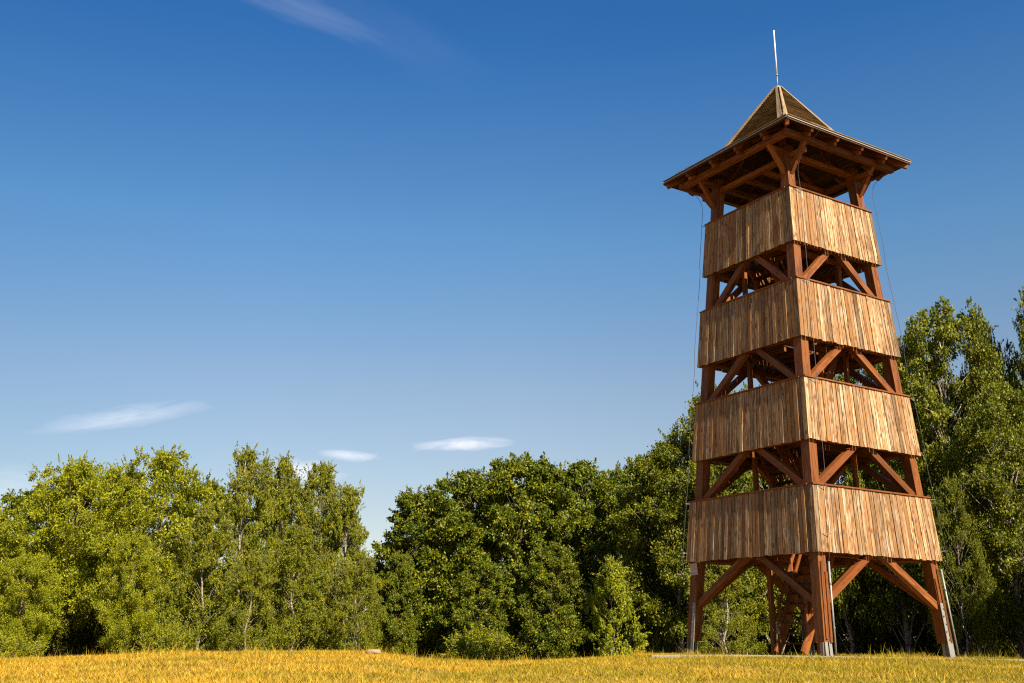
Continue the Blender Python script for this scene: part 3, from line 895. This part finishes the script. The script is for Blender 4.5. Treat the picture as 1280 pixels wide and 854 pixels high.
tree("oak_a", 532, 612, 135, 46, "oak_tree", "dark oak at the left end of the middle clump beside the sky gap", group=G2)
tree("oak_b", 588, 590, 150, 45.5, "oak_tree", "dark oak second from the left in the middle clump", group=G2)
tree("oak_a", 655, 572, 155, 46, "oak_tree", "tallest oak with the highest crown of the middle clump", group=G2, rz=1.5)
tree("oak_b", 728, 579, 150, 46.5, "oak_tree", "golden-tinted oak right of the tallest one in the middle clump", group=G2, rz=3.2)
tree("oak_a", 790, 578, 115, 48, "oak_tree", "oak where the middle clump meets the tall dark wood", group=G2, rz=4.5)
tree("oak_b", 600, 700, 90, 42, "oak_tree", "low sunlit oak in front of the middle clump, left side", group=G2, rz=.4)
tree("oak_a", 690, 680, 90, 43, "oak_tree", "low shaded oak in front of the middle clump, just left of the pale sapling", group=G2, rz=5.1)
tree("oak_a", 500, 690, 60, 44, "oak_tree", "low dark oak at the foot of the sky gap", group=G2, rz=2.6)
tree("sapling", 765, 702, 84, 36, "sapling_tree", "pale green young tree standing out before the dark wood left of the tower", "tree")
tree("bush", 600, 792, 90, 40, "shrub", "low bright green shrub at the foot of the middle oaks", "shrub")
tree("bush", 18, 800, 80, 36, "shrub", "low bright green shrub at the lower left corner by the meadow", "shrub")
tree("bush", 205, 785, 60, 37.5, "shrub", "small shrub at the foot of the left clump", "shrub")

tree("forest_c", 842, 540, 150, 41, "birch_tree", "dark birch stepping up from the oaks to the tower", group=G3)
tree("forest_c", 888, 482, 150, 40, "birch_tree", "tall dark birch touching the left edge of the tower", group=G3)
tree("forest_c", 955, 482, 140, 40.5, "birch_tree", "tall tree behind the left half of the tower", group=G3)
tree("forest_a", 1035, 470, 140, 40, "birch_tree", "tall tree straight behind the middle of the tower", group=G3, rz=2)
tree("forest_c", 1098, 425, 150, 39, "birch_tree", "tall tree showing through the right bays of the tower", group=G3, rz=1)
tree("forest_c", 1178, 382, 185, 38, "birch_tree", "high sunlit tree just right of the tower, nearest to it", group=G3, rz=.5)
tree("forest_b", 1225, 402, 130, 38.5, "birch_tree", "slightly lower tree between the two highest right of the tower", group=G3, rz=3)
tree("forest_b", 1292, 352, 135, 37, "birch_tree", "highest tree, cut by the right edge of the photo", group=G3, rz=4)
tree("forest_c", 1238, 480, 150, 34.5, "birch_tree", "sunlit mid-height tree with drooping foliage in front at the right", group=G3, rz=2.2)
tree("forest_b", 1185, 600, 100, 34, "birch_tree", "short bright drooping tree right beside the lowest gallery", group=G3, rz=5.5)
tree("birch_b", 905, 700, 100, 35, "shrub", "dim bushy young tree seen between the legs on the left side of the tower", "shrub")
tree("oak_b", 812, 568, 110, 42.5, "oak_tree", "rounded tree on the skyline between the golden oak and the rising dark wood", group=G2, rz=2.2)
tree("forest_b", 1140, 412, 120, 40.5, "birch_tree", "tree half hidden behind the right edge of the tower, below the high sunlit one", group=G3, rz=5.2)
# second rows: what makes the inside of the wood dark
i = 0
for px, top, w, Y in ((-60, 630, 150, 52), (60, 612, 150, 53), (155, 590, 150, 52), (262, 600, 130, 52), (360, 602, 120, 51), (418, 640, 90, 50),
                      (550, 628, 120, 54), (622, 600, 140, 55), (692, 592, 140, 54), (765, 596, 130, 55),
                      (830, 590, 130, 50), (900, 560, 140, 50), (980, 545, 140, 49), (1060, 520, 140, 50), (1130, 480, 140, 49), (1210, 470, 140, 48), (1290, 450, 140, 48)):
    tree(["forest_c", "oak_b", "willow_b"][i % 3] if px < 800 else ["forest_a", "forest_c"][i % 2], px, top, w, Y, "woodland_tree", "tree hidden in the dark second row of the wood", group=BK); i += 1
for px, Y in ((-30, 46.5), (25, 47.5), (75, 46), (120, 47), (165, 48), (215, 46.5), (265, 47), (320, 47.5), (370, 47), (420, 47.5), (100, 50), (200, 50), (830, 44), (870, 43), (915, 43.5), (960, 45), (1010, 44), (1060, 43), (1110, 44), (1160, 42), (1205, 43), (1250, 42), (1300, 43), (1340, 41), (1090, 48), (1180, 47), (1270, 47), (1000, 49), (480, 48), (530, 50), (580, 49), (640, 48), (700, 49), (755, 47), (800, 46)):
    tree("darkbush", px, random.uniform(690, 730), 110, Y, "undergrowth_bush", "dark bush of the undergrowth in the shade beneath the wood", "bush", "undergrowth bushes under the wood")
# beyond the frame, so that the wood goes on
for px, top, w, Y, pr in ((-170, 620, 170, 43, "willow_a"), (-330, 600, 170, 44, "oak_a"), (-500, 590, 180, 43, "forest_c"), (1400, 380, 150, 38, "forest_a"), (1520, 390, 160, 39, "forest_c"), (1660, 400, 160, 38, "forest_b")):
    tree(pr, px, top, w, Y, "woodland_tree", "unseen tree added right of the view to shade the wood behind the tower", group="trees of the wood outside the photo")

for x, y, H_, pr in ((18.8, 24.5, 10, "forest_c"), (22.5, 21.5, 10.5, "willow_b"), (20.5, 30, 8, "forest_c"), (26.5, 25, 10, "oak_a"), (30.5, 22, 11, "forest_c"), (25, 31, 9, "oak_b")):  # unseen trees added at the right to throw shade on the wood
    q = PROTO[pr]
    place(MESH[pr], "woodland_tree", (x, y, float(ground_z(x, y)) - .05), x, (7.5 / q["W"], 7.5 / q["W"], H_ / q["H"]), "unseen tree added right of the view to shade the wood behind the tower", "tree", "trees of the wood outside the photo")

# ------------------------------------------------------------------ light
SUN_AZ, SUN_EL = R(-58), R(41)
sd = Vector((math.cos(SUN_AZ) * math.cos(SUN_EL), math.sin(SUN_AZ) * math.cos(SUN_EL), math.sin(SUN_EL)))
sun = bpy.data.objects.new("sun", bpy.data.lights.new("sun", "SUN")); COL.objects.link(sun)
sun.rotation_euler = sd.to_track_quat("Z", "Y").to_euler()
sun.data.energy = 5.0; sun.data.angle = R(0.53); sun.data.color = (1.0, 0.87, 0.68)

w = bpy.data.worlds.new("World"); scene.world = w; w.use_nodes = True
nt = w.node_tree; nt.nodes.clear(); N = NT(nt)
sky = N.n("ShaderNodeTexSky", sky_type="NISHITA", sun_disc=False, sun_elevation=SUN_EL, sun_rotation=math.pi / 2 - SUN_AZ,
          altitude=100, air_density=1.0, dust_density=0.6, ozone_density=2.2)
vec = N.n("ShaderNodeTexCoord").outputs[0]
vn = N.n("ShaderNodeVectorMath", {0: vec}, operation="NORMALIZE").outputs[0]
col = sky.outputs[0]
elev = N.n("ShaderNodeSeparateXYZ", {0: vn}).outputs[2]
tint = N.ramp(elev, [(0.0, (0.90, 0.75, 0.65)), (0.12, (0.89, 0.75, 0.66)), (0.24, (0.87, 0.81, 0.75)), (0.375, (0.57, 0.85, 0.94)), (0.54, (0.24, 0.63, 0.96)), (0.75, (0.15, 0.46, 0.80))])
col = N.mix(1.0, col, tint, "MULTIPLY")
sx_ = N.n("ShaderNodeSeparateXYZ", {0: vn}).outputs[0]
col = N.mix(1.0, col, N.ramp(N.math("MULTIPLY_ADD", sx_, 0.5, 0.5), [(0.25, (.74, .84, .90)), (0.38, (.93, .96, .98)), (0.5, g(1.0)), (0.75, (.94, .95, .95))]), "MULTIPLY")
# thin fair-weather clouds at fixed directions of the sky
def cloud(px, py, rx, ry, tilt, dens, nscale, stretch):
    c = ray(px, py); east = Vector((c.y, -c.x, 0)).normalized(); north = east.cross(c)
    if north.z < 0: north = -north
    e = east * math.cos(tilt) + north * math.sin(tilt); n_ = north * math.cos(tilt) - east * math.sin(tilt)
    x = N.n("ShaderNodeVectorMath", {0: vn, 1: tuple(e)}, operation="DOT_PRODUCT").outputs[1]
    y = N.n("ShaderNodeVectorMath", {0: vn, 1: tuple(n_)}, operation="DOT_PRODUCT").outputs[1]
    fr = N.n("ShaderNodeVectorMath", {0: vn, 1: tuple(c)}, operation="DOT_PRODUCT").outputs[1]
    p = N.n("ShaderNodeCombineXYZ", {0: N.math("MULTIPLY", x, stretch), 1: N.math("MULTIPLY", y, 1.0), 2: float(px % 7)}).outputs[0]
    nz = N.noise(p, nscale, 6, 0.62, 0.6)
    a = N.math("POWER", N.math("MULTIPLY", x, 1 / rx), 2.0); b = N.math("POWER", N.math("MULTIPLY", y, 1 / ry), 2.0)
    rr = N.math("ADD", a, b)
    body = N.math("SUBTRACT", 1.0, rr)
    v = N.math("MULTIPLY", N.math("ADD", body, N.math("MULTIPLY", N.math("SUBTRACT", nz, 0.5), 2.6)), 0.8, clamp=True)
    v = N.math("MULTIPLY", v, N.math("MULTIPLY_ADD", rr, -0.45, 1.0, clamp=True))
    v = N.math("MULTIPLY", v, N.math("GREATER_THAN", fr, 0.5))
    return N.math("MULTIPLY", v, dens, clamp=True)
cl = [cloud(150, 522, 0.078, 0.0115, R(14), 0.24, 95, 0.22), cloud(582, 555, 0.054, 0.0072, R(4), 0.5, 110, 0.2),
      cloud(438, 569, 0.030, 0.006, R(-2), 0.4, 110, 0.25), cloud(380, 590, 0.04, 0.012, R(0), 0.45, 90, 0.3),
      cloud(370, 10, 0.085, 0.015, R(-14), 0.06, 75, 0.16), cloud(470, 35, 0.12, 0.03, R(-20), 0.015, 50, 0.16),
      cloud(10, 610, 0.06, 0.02, R(2), 0.14, 80, 0.2)]
s = cl[0]
for c in cl[1:]: s = N.math("ADD", s, c, clamp=True)
CLOUD = (9.0, 8.5, 8.7)
col = N.mix(s, col, CLOUD)
bg = N.n("ShaderNodeBackground", {"Color": col, "Strength": 0.050})
o = N.n("ShaderNodeOutputWorld"); nt.links.new(bg.outputs[0], o.inputs[0])

# ------------------------------------------------------------------ render settings
vs = scene.view_settings
vs.view_transform = "Standard"; vs.look = "None"; vs.exposure = 1.70; vs.gamma = 1.0; vs.use_curve_mapping = False
scene.render.engine = "CYCLES"
cy = scene.cycles
cy.max_bounces = 6; cy.diffuse_bounces = 2; cy.glossy_bounces = 2; cy.transmission_bounces = 4; cy.transparent_max_bounces = 4
cy.use_denoising = False
cy.filter_width = 1.2
